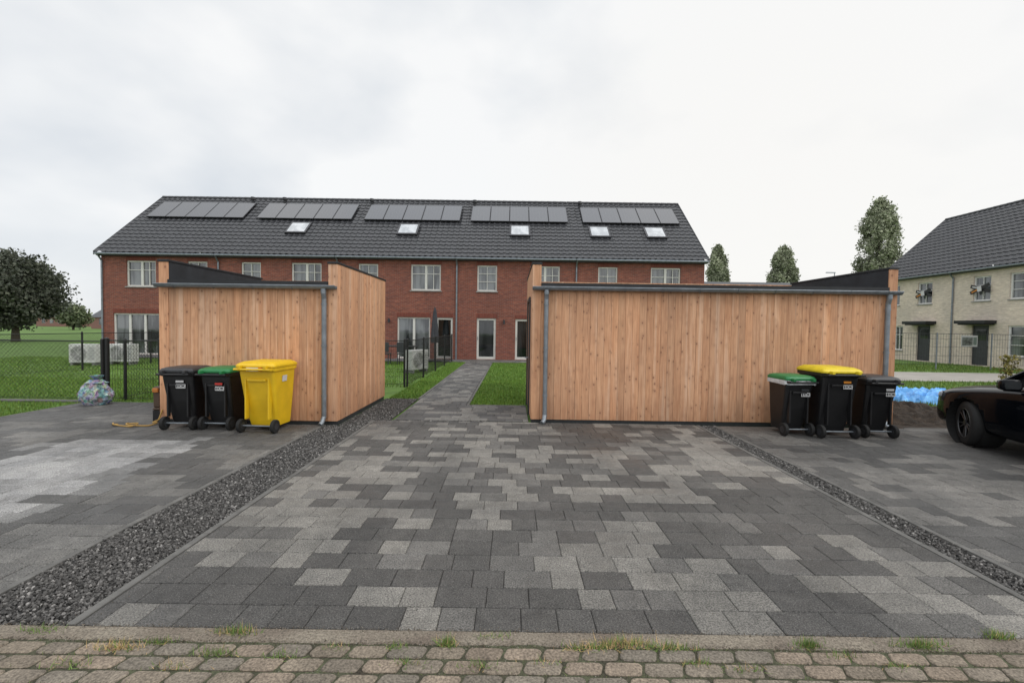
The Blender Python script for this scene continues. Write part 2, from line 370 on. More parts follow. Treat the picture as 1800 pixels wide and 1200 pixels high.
def grass(name,rects,h=.06,base=(.11,.205,.03)):
    P=[]
    for (x0,x1,y0,y1,d) in rects:
        n=int((x1-x0)*(y1-y0)*d); P.append(np.c_[rng.uniform(x0,x1,n),rng.uniform(y0,y1,n),np.full(n,-.035)])
    P=np.vstack(P);N=len(P); hh=h*rng.uniform(.6,1.3,N)
    sc=np.c_[rng.uniform(.006,.012,N)*(1+P[:,1]/12),hh,hh]
    k=rng.uniform(.75,1.25,N); C=np.c_[base[0]*k*rng.uniform(.85,1.3,N),base[1]*k,base[2]*k]
    return scatter(name,[(-.5,0,0),(.5,0,0),(0,.25,1)],[(0,1,2)],P,sc,C,BLADE,'z',.4)
grass('lawn_grass',[(-2.74,-2.06,10.05,14,1600),(-2.74,-2.06,14,20.6,900),(-.86,3,9.31,14,1500),(-.86,1.5,14,20.6,800),(-6,-2.8,12,20.5,300)],.052,(.115,.22,.03))
grass('field_grass',[(-14,-8.47,6,9.06,1100),(-16,-5.7,9.25,13,1000),(-22,-8,13,20.5,300)],.052)
grass('verge_grass',[(6.9,11,9.6,12,600),(9.6,20,7.7,11.5,200),(8.5,20,11.5,15.2,260),(12,23.3,19,24,160)],.085,(.11,.19,.03))
P=[];C=[];S=[]
random.seed(21)
for px,py,n,sp,dry in[(60,1118,120,.06,0),(410,1122,300,.055,.45),(375,1160,140,.05,.1),(200,1150,240,.07,.8),(270,1140,80,.04,.1),(590,1150,60,.04,.2),(790,1142,170,.025,.3),(700,1150,80,.03,.2),(870,1130,80,.05,.3),(1050,1150,220,.07,.5),(1110,1143,420,.07,.7),(1190,1150,200,.07,.4),(1330,1190,80,.05,.2),(1440,1146,210,.03,.2),(1500,1165,70,.05,.3),(1640,1146,320,.06,.15),(1780,1130,260,.04,.2),(850,1185,60,.04,.2),(720,1180,70,.04,.1),(500,1165,70,.04,.1),(1240,1180,80,.05,.3),(1600,1185,70,.05,.2),(110,1180,70,.05,.2),(960,1180,60,.06,.6),(300,1185,60,.06,.6)]:
    dy=py-600-(px-900)*.014; Y=1280/(dy+25); X=(px-900)*Y/800
    for i in range(n):
        P.append((X+random.gauss(0,sp),Y+random.gauss(0,.012),-.004)); h=random.uniform(.018,.05)*(1.25 if n>150 else 1)
        d=random.random()<dry; k=random.uniform(.7,1.3); S.append((.0042 if not d else .003,h*(1 if not d else 1.6),h*(.3 if d else .75)))
        C.append((.45*k,.31*k,.14*k) if d else (.12*k,.19*k,.04*k))
for i in range(1500):
    row=random.randint(0,5); P.append((random.uniform(-3,3),2.242-DY*row+random.uniform(-.006,.006),-.009)); h=random.uniform(.006,.02); S.append((.003,h,h)); k=random.uniform(.6,1.2); C.append((.12*k,.15*k,.04*k))
scatter('weeds',[(-.5,0,0),(.5,0,0),(0,.6,1)],[(0,1,2)],np.array(P),np.array(S),np.array(C),BLADE,'z',.8)

# ---------------------------------------------------------------- sheds
def boards(b,axis,a0,a1,c0,c1,z0,z1,w=.118):
    n=max(1,round((a1-a0)/w)); w=(a1-a0)/n
    for i in range(n):
        k=random.uniform(.87,1.09); t=random.uniform(-.035,.035); col=(min(k*(1+t),1.3),k,k*(1-t))
        s=a0+i*w+.0017; e=a0+(i+1)*w-.0017; o=random.uniform(-.0015,.0015)
        if axis=='x': b.box(s,e,c0+o,c1,z0,z1,col)
        else: b.box(c0,c1+o,s,e,z0,z1,col)
def shed(x0,x1,y0,y1,zt,zf,pipes,label,door=None):
    r=empty('garden_shed',(0,0,0),label=label,category='shed',group='timber garden sheds')
    T=.15
    b=MB(); boards(b,'x',x0+T,x1-T,y0+.012,y0+.035,.05,zf-.01); b.make('front_wall',WOOD,r)
    b=MB(); boards(b,'x',x0,x1,y1-.03,y1,.05,zt-.02); b.make('rear_wall',WOOD,r)
    for (a,c) in((x0,x0+T),(x1-T,x1)):
        b=MB(); boards(b,'y',y0+.024,y1-.031,a if a==x0 else c-.02,a+.02 if a==x0 else c,.05,zt-.001)
        boards(b,'x',a,c,y0,y0+.022,.05,zt-.001,.15)
        b.make('side_wall',WOOD,r,bevel=.002,seg=1)
        b=MB(); 
        if a==x0: b.box(a+.022,c,y0+.024,y1-.031,.05,zt-.002)
        else: b.box(a,c-.022,y0+.024,y1-.031,.05,zt-.002)
        b.make('inner_lining',EPDM,r)
        b=MB(); b.box(a-.012,c+.012,y0-.012,y1+.01,zt,zt+.035); b.make('coping',BLACKM,r,bevel=.004)
    b=MB(); b.box(x0+.01,x1-.01,y0+.045,y1-.04,-.03,.048); b.make('plinth',GREYF,r)
    b=MB(); xa,xb=x0+T+.002,x1-T-.002
    b.loft([[(xa,y0-.02,zf),(xa,y1-.04,zf+.1),(xa,y1-.04,zf+.18),(xa,y0-.02,zf+.085)],[(xb,y0-.02,zf),(xb,y1-.04,zf+.1),(xb,y1-.04,zf+.18),(xb,y0-.02,zf+.085)]])
    b.make('roof',BLACKM,r)
    b=MB(); R=.054; gy=y0-.07; gz=zf+.008; ga,gb=x0,x1
    ring=[(R*math.cos(math.pi+math.pi*i/8),R*math.sin(math.pi+math.pi*i/8)) for i in range(9)]
    inner=[(.048*math.cos(math.pi+math.pi*i/8),.048*math.sin(math.pi+math.pi*i/8)) for i in range(8,-1,-1)]
    sec=ring+inner
    b.loft([[(ga,gy+p,gz+q) for p,q in sec],[(gb,gy+p,gz+q) for p,q in sec]])
    b.rod((ga,gy-R,gz),(gb,gy-R,gz),.009,8)
    for xe in(ga,gb-.006):
        vs=[(xe,gy+p,gz+q) for p,q in ring]; b.add(vs+[(v[0]+.006,v[1],v[2]) for v in vs],[tuple(range(9)),tuple(range(17,8,-1))])
    b.make('gutter',ZINC,r)
    x=x0+.3
    while x<x1-.1:
        b=MB(); b.box(x-.012,x+.012,gy-R-.012,y0-.021,gz-.004,gz+.004)
        pts=[(x,gy+.060*math.cos(math.pi+math.pi*i/8),gz+.060*math.sin(math.pi+math.pi*i/8)) for i in range(9)]
        b.path(pts,.006,4); x+=.62
        b.make('gutter_bracket',ZINC,r)
    for (px,kick) in pipes:
        b=MB(); py=gy+.025
        b.rod((px,gy,gz-.045),(px,gy,gz-.12),.043,14); b.path([(px,gy,gz-.11),(px,py,gz-.2),(px,py,.13),(px+kick*.3,py-.06,.05),(px+kick,py-.10,.02)],.038,14)
        for z in(.45,1.25,gz-.3): b.rod((px,py,z),(px,py,z+.03),.044,14)
        b.make('downpipe',ZINC,r)
    if door:
        b=MB(); a,c=door; b.box(x0-.03,x0-.001,a,a+.06,.02,2.15); b.box(x0-.03,x0-.001,c-.06,c,.02,2.15); b.box(x0-.03,x0-.001,a+.06,c-.06,2.09,2.15)
        d=b.make('door',GREYF,r); b=MB(); b.path([(x0-.03,a+.12,1.05),(x0-.09,a+.12,1.05),(x0-.09,a+.24,1.05)],.009,8); b.make('handle',ZINC,d)
    return r
random.seed(31)
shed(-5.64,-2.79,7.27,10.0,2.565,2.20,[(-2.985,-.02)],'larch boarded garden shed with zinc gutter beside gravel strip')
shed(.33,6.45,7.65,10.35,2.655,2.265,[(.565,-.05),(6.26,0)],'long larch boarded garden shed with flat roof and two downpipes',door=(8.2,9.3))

# ---------------------------------------------------------------- houses
YH=22.2
def tiles(b,w,y0,z0,y1,z1,period=.293,course=.34):
    L=math.hypot(y1-y0,z1-z0); cy,cz=(y1-y0)/L,(z1-z0)/L; n=max(2,round(L/course)); ncol=max(1,round(w/period)); per=w/ncol
    prof=[(0,.026),(.12,.034),(.25,.026),(.38,.006),(.62,.0),(.85,.006)]
    us=[];hs=[]
    for i in range(ncol):
        for p,h in prof: us.append((i+p)*per); hs.append(h)
    us.append(w); hs.append(.026)
    m=len(us); vs=[];fs=[]
    lines=[]
    for r in range(n):
        for (s,o) in((L*r/n,.032),(L*(r+1)/n,.004)): lines.append((s,o))
    for k,(s,o) in enumerate(lines):
        for u,h in zip(us,hs): vs.append((u,y0+cy*s-cz*(h+o),z0+cz*s+cy*(h+o)))
    for k in range(len(lines)-1):
        for i in range(m-1): fs.append((k*m+i,k*m+i+1,(k+1)*m+i+1,(k+1)*m+i))
    b.add(vs,fs,(1,1,1))
    return cy,cz,L
def window(house,x0,x1,z0,z1,style,frame=WHITEF,glass=GLASS,sill=True,yd=.09):
    b=MB(); b.add([(x0,yd+.03,z0),(x1,yd+.03,z0),(x1,yd+.03,z1),(x0,yd+.03,z1)],[(0,1,2,3)]); w=b.make('window',glass,house)
    f=MB(); t=.065
    f.box(x0,x1,yd-.03,yd+.028,z0,z0+t); f.box(x0,x1,yd-.03,yd+.028,z1-t,z1); f.box(x0,x0+t,yd-.03,yd+.028,z0+t,z1-t); f.box(x1-t,x1,yd-.03,yd+.028,z0+t,z1-t)
    W=x1-x0;H=z1-z0
    def v(x,tt,za=z0+t,zb=z1-t): f.box(x-tt,x+tt,yd-.026,yd+.026,za,zb)
    def h(z,tt,xa,xb): f.box(xa,xb,yd-.018,yd+.024,z-tt,z+tt)
    if style=='wide':
        m=x0+W*.5; v(m,.055); q=(m+x1)/2; v(q,.014); h(z0+H*.64,.014,m+.056,x1-t-.001)
        h(z0+H*.64,.014,x0+t+.001,m-.056)
    elif style=='small':
        v((x0+x1)/2,.013); h(z0+H*.64,.013,x0+t+.001,x1-t-.001)
    elif style=='grid':
        v((x0+x1)/2,.013); h(z0+H*.37,.013,x0+t+.001,x1-t-.001); h(z0+H*.68,.013,x0+t+.001,x1-t-.001)
    elif style=='french':
        v(x0+W*.34,.05); v(x0+W*.67,.05)
    elif style=='french2': v(x0+W*.5,.055)
    f.make('frame',frame,w)
    if sill:
        s=MB(); s.box(x0-.05,x1+.05,-.05,yd-.032,z0-.05,z0-.002); s.make('sill',SILL,w)
    return w
def wallgrid(b,x0,x1,z0,z1,ops,dep=.2):
    xs=sorted({x0,x1,*[o[0] for o in ops],*[o[1] for o in ops]}); zs=sorted({z0,z1,*[o[2] for o in ops],*[o[3] for o in ops]})
    for i in range(len(xs)-1):
        for j in range(len(zs)-1):
            cx,cz=(xs[i]+xs[i+1])/2,(zs[j]+zs[j+1])/2
            if any(o[0]<cx<o[1] and o[2]<cz<o[3] for o in ops): continue
            b.add([(xs[i],0,zs[j]),(xs[i+1],0,zs[j]),(xs[i+1],0,zs[j+1]),(xs[i],0,zs[j+1])],[(0,1,2,3)])
    for (a,c,d,e) in ops:
        b.add([(a,0,d),(a,dep,d),(a,dep,e),(a,0,e)],[(0,1,2,3)]); b.add([(c,0,d),(c,0,e),(c,dep,e),(c,dep,d)],[(0,1,2,3)])
        b.add([(a,0,e),(a,dep,e),(c,dep,e),(c,0,e)],[(0,1,2,3)]); b.add([(a,0,d),(c,0,d),(c,dep,d),(a,dep,d)],[(0,1,2,3)])
def house(name,loc,rot,w,wins,doors,label,cat,group,brick,solar=None,skyl=(),vents=(),gl=False,gr=False,pipe=True,eave=4.97,ridge=8.77,frame=WHITEF):
    r=empty(name,loc,rot,label,cat,group)
    ops=[(a,c,d,e) for (a,c,d,e,s) in wins]+[(a,c,d,e) for (a,c,d,e,s) in doors]
    b=MB(); wallgrid(b,0,w,-.03,eave,ops); D=8.2
    b.make('front_wall',brick,r)
    b=MB(); b.add([(0,D,0),(w,D,0),(w,D,eave),(0,D,eave)],[(3,2,1,0)]); b.make('rear_wall',brick,r)
    for flag,xg in((gl,0),(gr,w)):
        if flag:
            b=MB(); b.add([(xg,0,-.03),(xg,0,eave),(xg,D/2,ridge-.1),(xg,D,eave),(xg,D,-.03)],[(0,1,2,3,4) if xg==0 else (4,3,2,1,0)]); b.make('gable_wall',brick,r)
    if brick is BRICK:
        for (a,c,d,e) in ops:
            b=MB(); x=a-.02
            while x<c+.02-.03:
                b.box(x+.004,x+.066,-.006,.02,e+.002,e+.2); x+=.072
            b.make('lintel',SOLDIER,r)
    y0,z0=-.32,eave-.05+.0
    b=MB(); xl=-.08 if gl else 0; xr=w+.08 if gr else w
    cy,cz,L=tiles(b,xr-xl,y0,z0,D/2,ridge-.04); b.v=[(v[0]+xl,v[1],v[2]) for v in b.v]
    b.add([(xl,D/2,ridge-.03),(xr,D/2,ridge-.03),(xr,D+.3,z0),(xl,D+.3,z0)],[(0,1,2,3)])
    roof=b.make('roof',TILE,r)
    b=MB(); x=xl
    while x<xr-.05:
        x2=min(x+.36,xr); b.rod((x,D/2,ridge-.035),(x2+.02 if x2<xr else x2,D/2,ridge-.03),.10,10,r2=.085); x=x2
    b.make('ridge_tiles',TILE,roof)
    for flag,xg in((gl,xl),(gr,xr)):
        if flag:
            b=MB(); b.loft([[(xg+k,y0,z0-.12),(xg+k,y0,z0+.06),(xg+k,D/2,ridge+.05),(xg+k,D/2,ridge-.15)] for k in(-.02,.02)]); b.make('verge',BLACKM,roof)
    b=MB(); b.box(xl,xr,y0+.12,-.001,z0-.14,z0+.005); b.make('soffit',GREYF,r)
    b=MB(); b.box(xl,xr,y0-.02,y0+.118,z0-.10,z0+.0); b.make('gutter',ZINC,r,bevel=.03)
    if pipe:
        b=MB(); px=.06 ; b.path([(px,y0+.05,z0-.1),(px,-.05,z0-.35),(px,-.05,0)],.04,10); b.make('downpipe',ZINC,r)
    def rp(x,s,o): return (x,y0+cy*s-cz*o,z0+cz*s+cy*o)
    if solar:
        a,c=solar; n=5; pw=(c-a)/n; s0,s1=.572*L,.862*L
        for i in range(n):
            b=MB(); xa,xb=a+i*pw+.012,a+(i+1)*pw-.012
            lo=[rp(xa,s0,.10),rp(xb,s0,.10),rp(xb,s1,.10),rp(xa,s1,.10)]; hi=[rp(xa,s0,.145),rp(xb,s0,.145),rp(xb,s1,.145),rp(xa,s1,.145)]
            b.add(lo+hi,[(3,2,1,0),(0,1,5,4),(1,2,6,5),(2,3,7,6),(3,0,4,7),(4,5,6,7)])
            p=b.make('solar_panel',PFRAME,r); b=MB(); k=.022
            b.add([rp(xa+k,s0+k,.148),rp(xb-k,s0+k,.148),rp(xb-k,s1-k,.148),rp(xa+k,s1-k,.148)],[(0,1,2,3)]); b.make('cells',SOLAR,p)
    for x in skyl:
        s0,s1=.325*L,.505*L; ww=.53
        b=MB(); lo=[rp(x-ww,s0,.02),rp(x+ww,s0,.02),rp(x+ww,s1,.02),rp(x-ww,s1,.02)]; hi=[rp(x-ww,s0,.13),rp(x+ww,s0,.13),rp(x+ww,s1,.13),rp(x-ww,s1,.13)]
        b.add(lo+hi,[(0,1,5,4),(1,2,6,5),(2,3,7,6),(3,0,4,7),(4,5,6,7)]); p=b.make('skylight',PFRAME,r)
        k=.09;b=MB(); b.add([rp(x-ww+k,s0+k,.134),rp(x+ww-k,s0+k,.134),rp(x+ww-k,s1-k,.134),rp(x-ww+k,s1-k,.134)],[(0,1,2,3)]); b.make('pane',SKYGL,p)
    for x in vents:
        p=rp(x,.9*L,0); b=MB(); b.rod(p,(p[0],p[1],p[2]+.26),.07,12); b.rod((p[0],p[1],p[2]+.22),(p[0],p[1],p[2]+.36),.14,12,.11); b.make('roof_vent',BLACKM,r)
    for (a,c,d,e,s) in wins: window(r,a,c,d,e,s,frame)
    for (a,c,d,e,s) in doors:
        if s=='dark':
            b=MB(); b.box(a,c,.08,.12,d,e); dd=b.make('door',GREYF,r); b=MB(); b.box(a+.18,c-.18,.066,.078,e-.75,e-.2); b.make('pane',GLASSD,dd)
            b=MB(); b.rod((c-.1,.06,1.0),(c-.1,.06,1.25),.012); b.make('handle',ZINC,dd)
            b=MB(); b.box(a-.35,c+.35,-.6,-.002,e+.08,e+.24); b.box(a-.25,c+.25,-.5,-.002,e+.02,e+.078); b.make('canopy',BLACKM,r,bevel=.01)
        else:
            b=MB(); b.add([(a,.13,d),(c,.13,d),(c,.13,e),(a,.13,e)],[(0,1,2,3)]); dd=b.make('door',GLASSD,r); f=MB(); t=.10
            f.box(a,c,.06,.128,d,d+.12); f.box(a,c,.06,.128,e-t,e); f.box(a,a+t,.06,.128,d+.12,e-t); f.box(c-t,c,.06,.128,d+.12,e-t); f.make('frame',frame,dd)
            b=MB(); b.rod((a+.05,.03,.95),(a+.05,.03,1.12),.012); b.make('handle',ZINC,dd)
    return r
Z0,Z1=3.33,4.58
g='row of red brick terraced houses'
lab='red brick terraced house with dark tiled roof and solar panels'
def mk(x0,x1,ws,ds,sol,sk,ve,**k):
    house('terraced_house',(x0,YH,0),(0,0,0),x1-x0,[(a-x0,c-x0,d,e,s) for a,c,d,e,s in ws],[(a-x0,c-x0,d,e,s) for a,c,d,e,s in ds],k.pop('label',lab),'house',g,BRICK,solar=(sol[0]-x0,sol[1]-x0),skyl=[s-x0 for s in sk],vents=[v-x0 for v in ve],**k)
mk(-20.0,-14.35,[(-18.78,-17.35,Z0,Z1,'wide'),(-15.8,-14.85,Z0,Z1,'small'),(-19.45,-17.2,.02,2.02,'french')],[(-16.2,-15.3,.02,2.02,'w')],(-19.5,-14.35),(),(-14.7,),gl=True,label='end terraced red brick house with white french windows and solar panels')
mk(-14.35,-8.55,[(-13.2,-12.25,Z0,Z1,'small'),(-10.75,-9.3,Z0,Z1,'wide'),(-11.2,-9.1,.02,2.02,'french')],[(-13.2,-12.3,.02,2.02,'w')],(-13.65,-8.6),(-11.1,),(-12.9,))
mk(-8.55,-2.78,[(-7.5,-6.55,Z0,Z1,'small'),(-4.95,-3.5,Z0,Z1,'wide'),(-5.6,-4.0,.02,2.02,'french2')],[(-3.72,-2.9,.02,2.02,'w')],(-7.95,-2.85),(-5.43,),(-8.0,))
mk(-2.78,3.02,[(-1.73,-.77,Z0,Z1,'grid'),(.85,2.28,Z0,Z1,'wide'),],[(-1.73,-.80,.02,2.02,'w'),(.15,1.1,.02,2.0,'w')],(-2.3,2.9),(.33,),(-2.2,))
mk(3.02,9.3,[(4.14,5.08,Z0,Z1,'small'),(6.7,8.14,Z0,Z1,'wide'),(6.5,8.5,.02,2.02,'french')],[(4.1,5.0,.02,2.02,'w')],(3.66,8.82),(4.43,7.3),(3.7,),gr=True,label='end terraced red brick house with two skylights and solar panels')
def wall_lamp(x,z):
    r=empty('wall_lamp',(x,YH,z),label='small dark wall lamp on red brick facade',category='lamp',group='wall lamps on the facade')
    b=MB(); b.box(-.04,.04,-.02,-.001,-.06,.06); b.make('bracket',GREYF,r); b=MB(); b.rod((0,-.08,-.1),(0,-.08,.1),.045,12); b.box(-.012,.012,-.07,-.021,-.012,.012); b.make('lamp_shade',GREYF,r)
for x in(-.4,-6.0,-16.6): wall_lamp(x,1.85)
gs='row of cream brick houses'
def mr(yfar,w,wins,doors,**k):
    house('brick_house',(23.5,yfar,0),(0,0,-math.pi/2),w,wins,doors,'cream brick house with dark tiled roof and black canopy','house',gs,SAND,eave=4.93,ridge=8.86,pipe=True,frame=WHITEW,**k)
mr(29.2,4.8,[(.7,1.5,3.25,4.5,'small'),(2.72,3.62,3.25,4.47,'small'),(.6,1.8,.55,2.0,'wide')],[(2.75,3.6,.02,2.02,'dark')],gl=True,vents=())
mr(24.4,5.8,[(1.1,1.95,3.25,4.48,'small'),(2.8,4.2,3.25,4.48,'grid'),(2.8,4.3,.55,2.0,'grid')],[(1.1,1.95,.02,2.02,'dark')])
mr(18.6,5.8,[(1.1,1.95,3.25,4.48,'small'),(2.8,4.2,3.25,4.48,'grid'),(2.8,4.3,.55,2.0,'grid')],[(1.1,1.95,.02,2.02,'dark')],gr=True)
for y in(26.02,22.87):
    r=empty('estate_sign',(23.42,y,3.85),(0,0,-math.pi/2),label='crossed dark estate boards with pale mark at an upstairs window',category='sign',group='estate signs on the facade')
    for k,(ang,yy) in enumerate(((18,0),(-24,-.03))):
        b=MB(); b.box(-.5,.5,-.02,0,-.085,.085); bd=b.make('board',BLACKP,r,loc=(0,yy,0),rot=(0,math.radians(ang),0))
        b=MB(); b.box(-.42,-.1,-.025,-.022,-.03,.03); b.make('stripe',ORS if k else STICK,bd)
    b=MB(); b.box(-.10,.10,-.075,-.055,-.13,.13); b.make('emblem',STICK,r,rot=(0,math.radians(-10),0))
def far_house(loc,w,d,e,rd,mat,label):
    r=empty('distant_house',loc,label=label,category='house')
    b=MB(); b.box(0,w,0,d,0,e); b.add([(0,0,e),(0,d,e),(0,d/2,rd-.05)],[(0,2,1)]); b.add([(w,0,e),(w,d,e),(w,d/2,rd-.05)],[(0,1,2)]); b.make('wall',mat,r)
    b=MB(); b.loft([[(-.3,-.3,e-.1),(-.3,d/2,rd),(-.3,d+.3,e-.1),(-.3,d/2,rd-.2)],[(w+.3,-.3,e-.1),(w+.3,d/2,rd),(w+.3,d+.3,e-.1),(w+.3,d/2,rd-.2)]]); b.make('roof',SLATE,r)
    for i in range(3):
        b=MB(); x=w*(.2+.27*i); b.box(x,x+1.0,-.04,-.01,1,2.2); wn=b.make('window',GLASS,r); b=MB(); b.box(x-.08,x+1.08,-.03,-.005,.92,.999); b.make('sill',SILL,wn)
HB=M('hazy_brick',(.22,.12,.10),.9)
far_house((25,60,0),14.5,8,6,8.35,SAND,'distant house with long dark roof')
far_house((-92.5,100,0),9,8,2.6,4.9,HB,'distant low brick house beside a field')
far_house((-136,130,0),8.5,8,2.8,5.8,HB,'distant brick farmhouse with dark roof')
far_house((-124,140,0),6,8,2.4,4.6,SAND,'distant pale farmhouse with dark roof')

# ---------------------------------------------------------------- trees
def tree(name,loc,trunk_h,tr,crown,nleaf,lsize,cols,label,cat='tree',nclump=60,group=None,spread=.5):
    r=empty(name,loc,label=label,category=cat,group=group)
    rx,ry,rz,cz=crown; b=MB(); pop=name=='poplar_tree'
    top=cz+rz*.6; b.rod((0,0,-.1),(0,0,trunk_h),tr,10,tr*.75); b.rod((0,0,trunk_h),(0.1,0,top),tr*.75,8,tr*.15)
    cl=[]
    for i in range(nclump):
        while True:
            p=rng.uniform(-1,1,3); q=np.linalg.norm(p)
            if q<=1 and (q>.35 or pop): break
        z=p[2]
        if pop:
            z=rng.uniform(-1,1); a=rng.uniform(0,6.28); pr=(1-max(0,z)**2.6)**.6*(1-.3*max(0,-z)**2); q=math.sqrt(rng.uniform(0,1))*pr
            cl.append((math.cos(a)*q*rx,math.sin(a)*q*ry,cz+z*rz))
        else:
            wv=1+.10*math.sin(5*math.atan2(p[1],p[0])+3*z); cl.append((p[0]*rx*wv,p[1]*ry*wv,cz+z*rz))
    for c in cl[:26]:
        b.rod((0,0,max(trunk_h*.8,c[2]*(.6 if not pop else .85))),(c[0]*.85,c[1]*.85,c[2]),tr*.2,5,tr*.05)
    b.make('trunk',BARK,r)
    cl=np.array(cl); idx=rng.integers(0,nclump,nleaf); s=spread*rng.uniform(.6,1.3,nclump)
    P=cl[idx]+np.clip(rng.normal(0,1,(nleaf,3)),-1.9,1.9)*s[idx][:,None]*np.array([1,1,1.6 if pop else 1])
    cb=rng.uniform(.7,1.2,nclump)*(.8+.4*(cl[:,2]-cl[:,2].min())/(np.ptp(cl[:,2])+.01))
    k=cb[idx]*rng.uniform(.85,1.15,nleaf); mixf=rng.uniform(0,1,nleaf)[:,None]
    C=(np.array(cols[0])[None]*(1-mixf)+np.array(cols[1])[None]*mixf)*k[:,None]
    S=lsize*rng.uniform(.6,1.4,(nleaf,1))*np.ones((1,3))
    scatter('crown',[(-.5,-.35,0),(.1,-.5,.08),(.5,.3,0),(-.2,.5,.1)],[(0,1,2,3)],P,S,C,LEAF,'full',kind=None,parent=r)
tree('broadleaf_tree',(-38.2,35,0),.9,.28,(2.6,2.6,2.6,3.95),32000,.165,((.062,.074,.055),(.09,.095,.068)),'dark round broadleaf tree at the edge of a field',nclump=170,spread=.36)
tree('broadleaf_tree',(-81,84,0),1.0,.2,(2.0,2.0,1.5,2.3),4000,.35,((.11,.14,.08),(.15,.17,.09)),'small green tree beside distant houses',nclump=40)
tree('broadleaf_tree',(-152,150,0),1.2,.3,(9,6,3.0,4),6000,.7,((.14,.16,.13),(.17,.18,.14)),'distant broad tree on the horizon',nclump=60,spread=1)  # leaf colours greyed and lightened, distance haze painted in
pc=((.21,.235,.155),(.29,.305,.21))  # poplar leaf colours lightened to paint in haze, no volume used
gp='tall poplars behind the houses'
def xp(px,Y): return (px-900)/800*Y
tree('poplar_tree',(xp(1258,110),110,0),2,.4,(2.35,2.35,9.2,12.0),17000,.38,pc,'slim poplar with leaf green lightened for haze',nclump=220,group=gp,spread=.38)
tree('poplar_tree',(xp(1373,110),110,0),2,.4,(3.0,3.0,9.0,12.0),19000,.38,pc,'slim poplar with leaf green lightened for haze',nclump=240,group=gp,spread=.40)
tree('poplar_tree',(xp(1538,80),80,0),2,.5,(3.1,3.1,11.4,12.6),32000,.29,pc,'large tall poplar above the shed with leaf green lightened for haze',nclump=340,group=gp,spread=.38)
N=9000; X=rng.uniform(-330,330,N); P=np.c_[X,rng.uniform(260,275,N),np.abs(rng.normal(0,1.9,N))*(1+.5*np.sin(X*.06))+.3]
k=rng.uniform(.75,1.2,N); scatter('far_woodland',[(-.5,-.35,0),(.1,-.5,.08),(.5,.3,0),(-.2,.5,.1)],[(0,1,2,3)],P,2.2*rng.uniform(.6,1.4,(N,1))*np.ones((1,3)),np.c_[.22*k,.245*k,.22*k],LEAF,'full')  # pale grey-green carries the haze of the far distance in its colour
def plant(loc,n,h,w,c,label):
    r=empty('garden_plant',loc,label=label,category='plant'); b=MB()
    for i in range(9):
        a=random.uniform(0,6.28); b.rod((0,0,-.03),(math.cos(a)*w*.7,math.sin(a)*w*.7,h*random.uniform(.6,1)),.008,4,.003)
    b.make('stem',BARK,r); P=np.c_[rng.normal(0,w*.5,n),rng.normal(0,w*.5,n),rng.uniform(.1,1,n)*h]; k=rng.uniform(.7,1.3,n)
    scatter('foliage',[(-.5,-.3,0),(.5,-.3,.1),(.5,.3,0),(-.5,.3,.1)],[(0,1,2,3)],P,.07*rng.uniform(.6,1.5,(n,1))*np.ones((1,3)),np.c_[c[0]*k,c[1]*k,c[2]*k],LEAF,'full',kind=None,parent=r)
plant((16.4,15.0,0),260,.9,.25,(.18,.15,.04),'yellowing garden plant on the verge')

# ---------------------------------------------------------------- fences
def mesh_fence(p0,p1,h,step,label,chain=True,grp='black wire garden fences',gate=False):
    p0=Vector((*p0,0));p1=Vector((*p1,0));d=p1-p0;L=d.length;d.normalize()
    r=empty('wire_fence',p0,label=label,category='fence',group=grp); 
    n=max(1,round(L/step)); 
    for i in range(n+1):
        q=d*(L*i/n); b=MB(); rr=.028 if not(gate) else .045; b.rod((q.x,q.y,-.03),(q.x,q.y,h+.04),rr,8); b.rod((q.x,q.y,h+.04),(q.x,q.y,h+.06),rr+.004,8,.01); b.make('post',FENCE,r)
    b=MB(); b.rod((0,0,h),d*L+Vector((0,0,h)),.012,6); b.make('rail',FENCE,r)
    b=MB(); b.rod((0,0,.05),d*L+Vector((0,0,.05)),.006,4); b.make('rail',FENCE,r)
    b=MB(); w=.0026
    if chain:
        s=.065; k=-h
        def cl(a,z,a2,z2):
            if a<0: t=(0-a)/(a2-a); a,z=0,z+(z2-z)*t
            if a2>L: t=(L-a)/(a2-a); a2,z2=L,z+(z2-z)*t
            return a,z,a2,z2
        while k<L:
            for sg in(1,-1):
                a0,z0=(k,.05) if sg>0 else (k,h); a1,z1=(k+h-.05,h) if sg>0 else(k+h-.05,.05)
                if a1<=0: continue
                A=cl(a0,z0,a1,z1)
                if A[2]>A[0]+.01: b.rod(d*A[0]+Vector((0,0,A[1])),d*A[2]+Vector((0,0,A[3])),w,3,cap=False)
            k+=s*1.35
    else:
        k=.05
        while k<L: b.rod(d*k+Vector((0,0,.05)),d*k+Vector((0,0,h)),.003,3,cap=False); k+=.055
        for z in(.25,.45,.65,.85,1.05): b.rod(Vector((0,0,z)),d*L+Vector((0,0,z)),.0035,3,cap=False)
    b.make('wire_mesh',FENCE,r)
    return r
mesh_fence((-24,9.15),(-8.25,9.15),1.2,2.6,'black chain link fence along a green lawn')
mesh_fence((-8.2,9.2),(-7.1,9.2),1.22,1.1,'black garden gate with thick posts in wire fence',chain=False,gate=True)
mesh_fence((-7.0,9.2),(-5.68,9.2),1.2,1.3,'short black wire fence beside the timber shed',chain=False)
mesh_fence((-14.25,9.35),(-14.25,20.8),1.2,2.9,'black chain link fence between back gardens')
mesh_fence((-8.0,9.4),(-8.6,20.8),1.2,2.9,'black chain link fence between back gardens')
mesh_fence((-2.78,12.1),(-2.78,21.0),1.2,2.25,'black wire fence panels beside the garden path',chain=False)
mesh_fence((-6.0,12.05),(-2.84,12.05),1.2,1.55,'black wire fence panels in front of a back garden',chain=False)
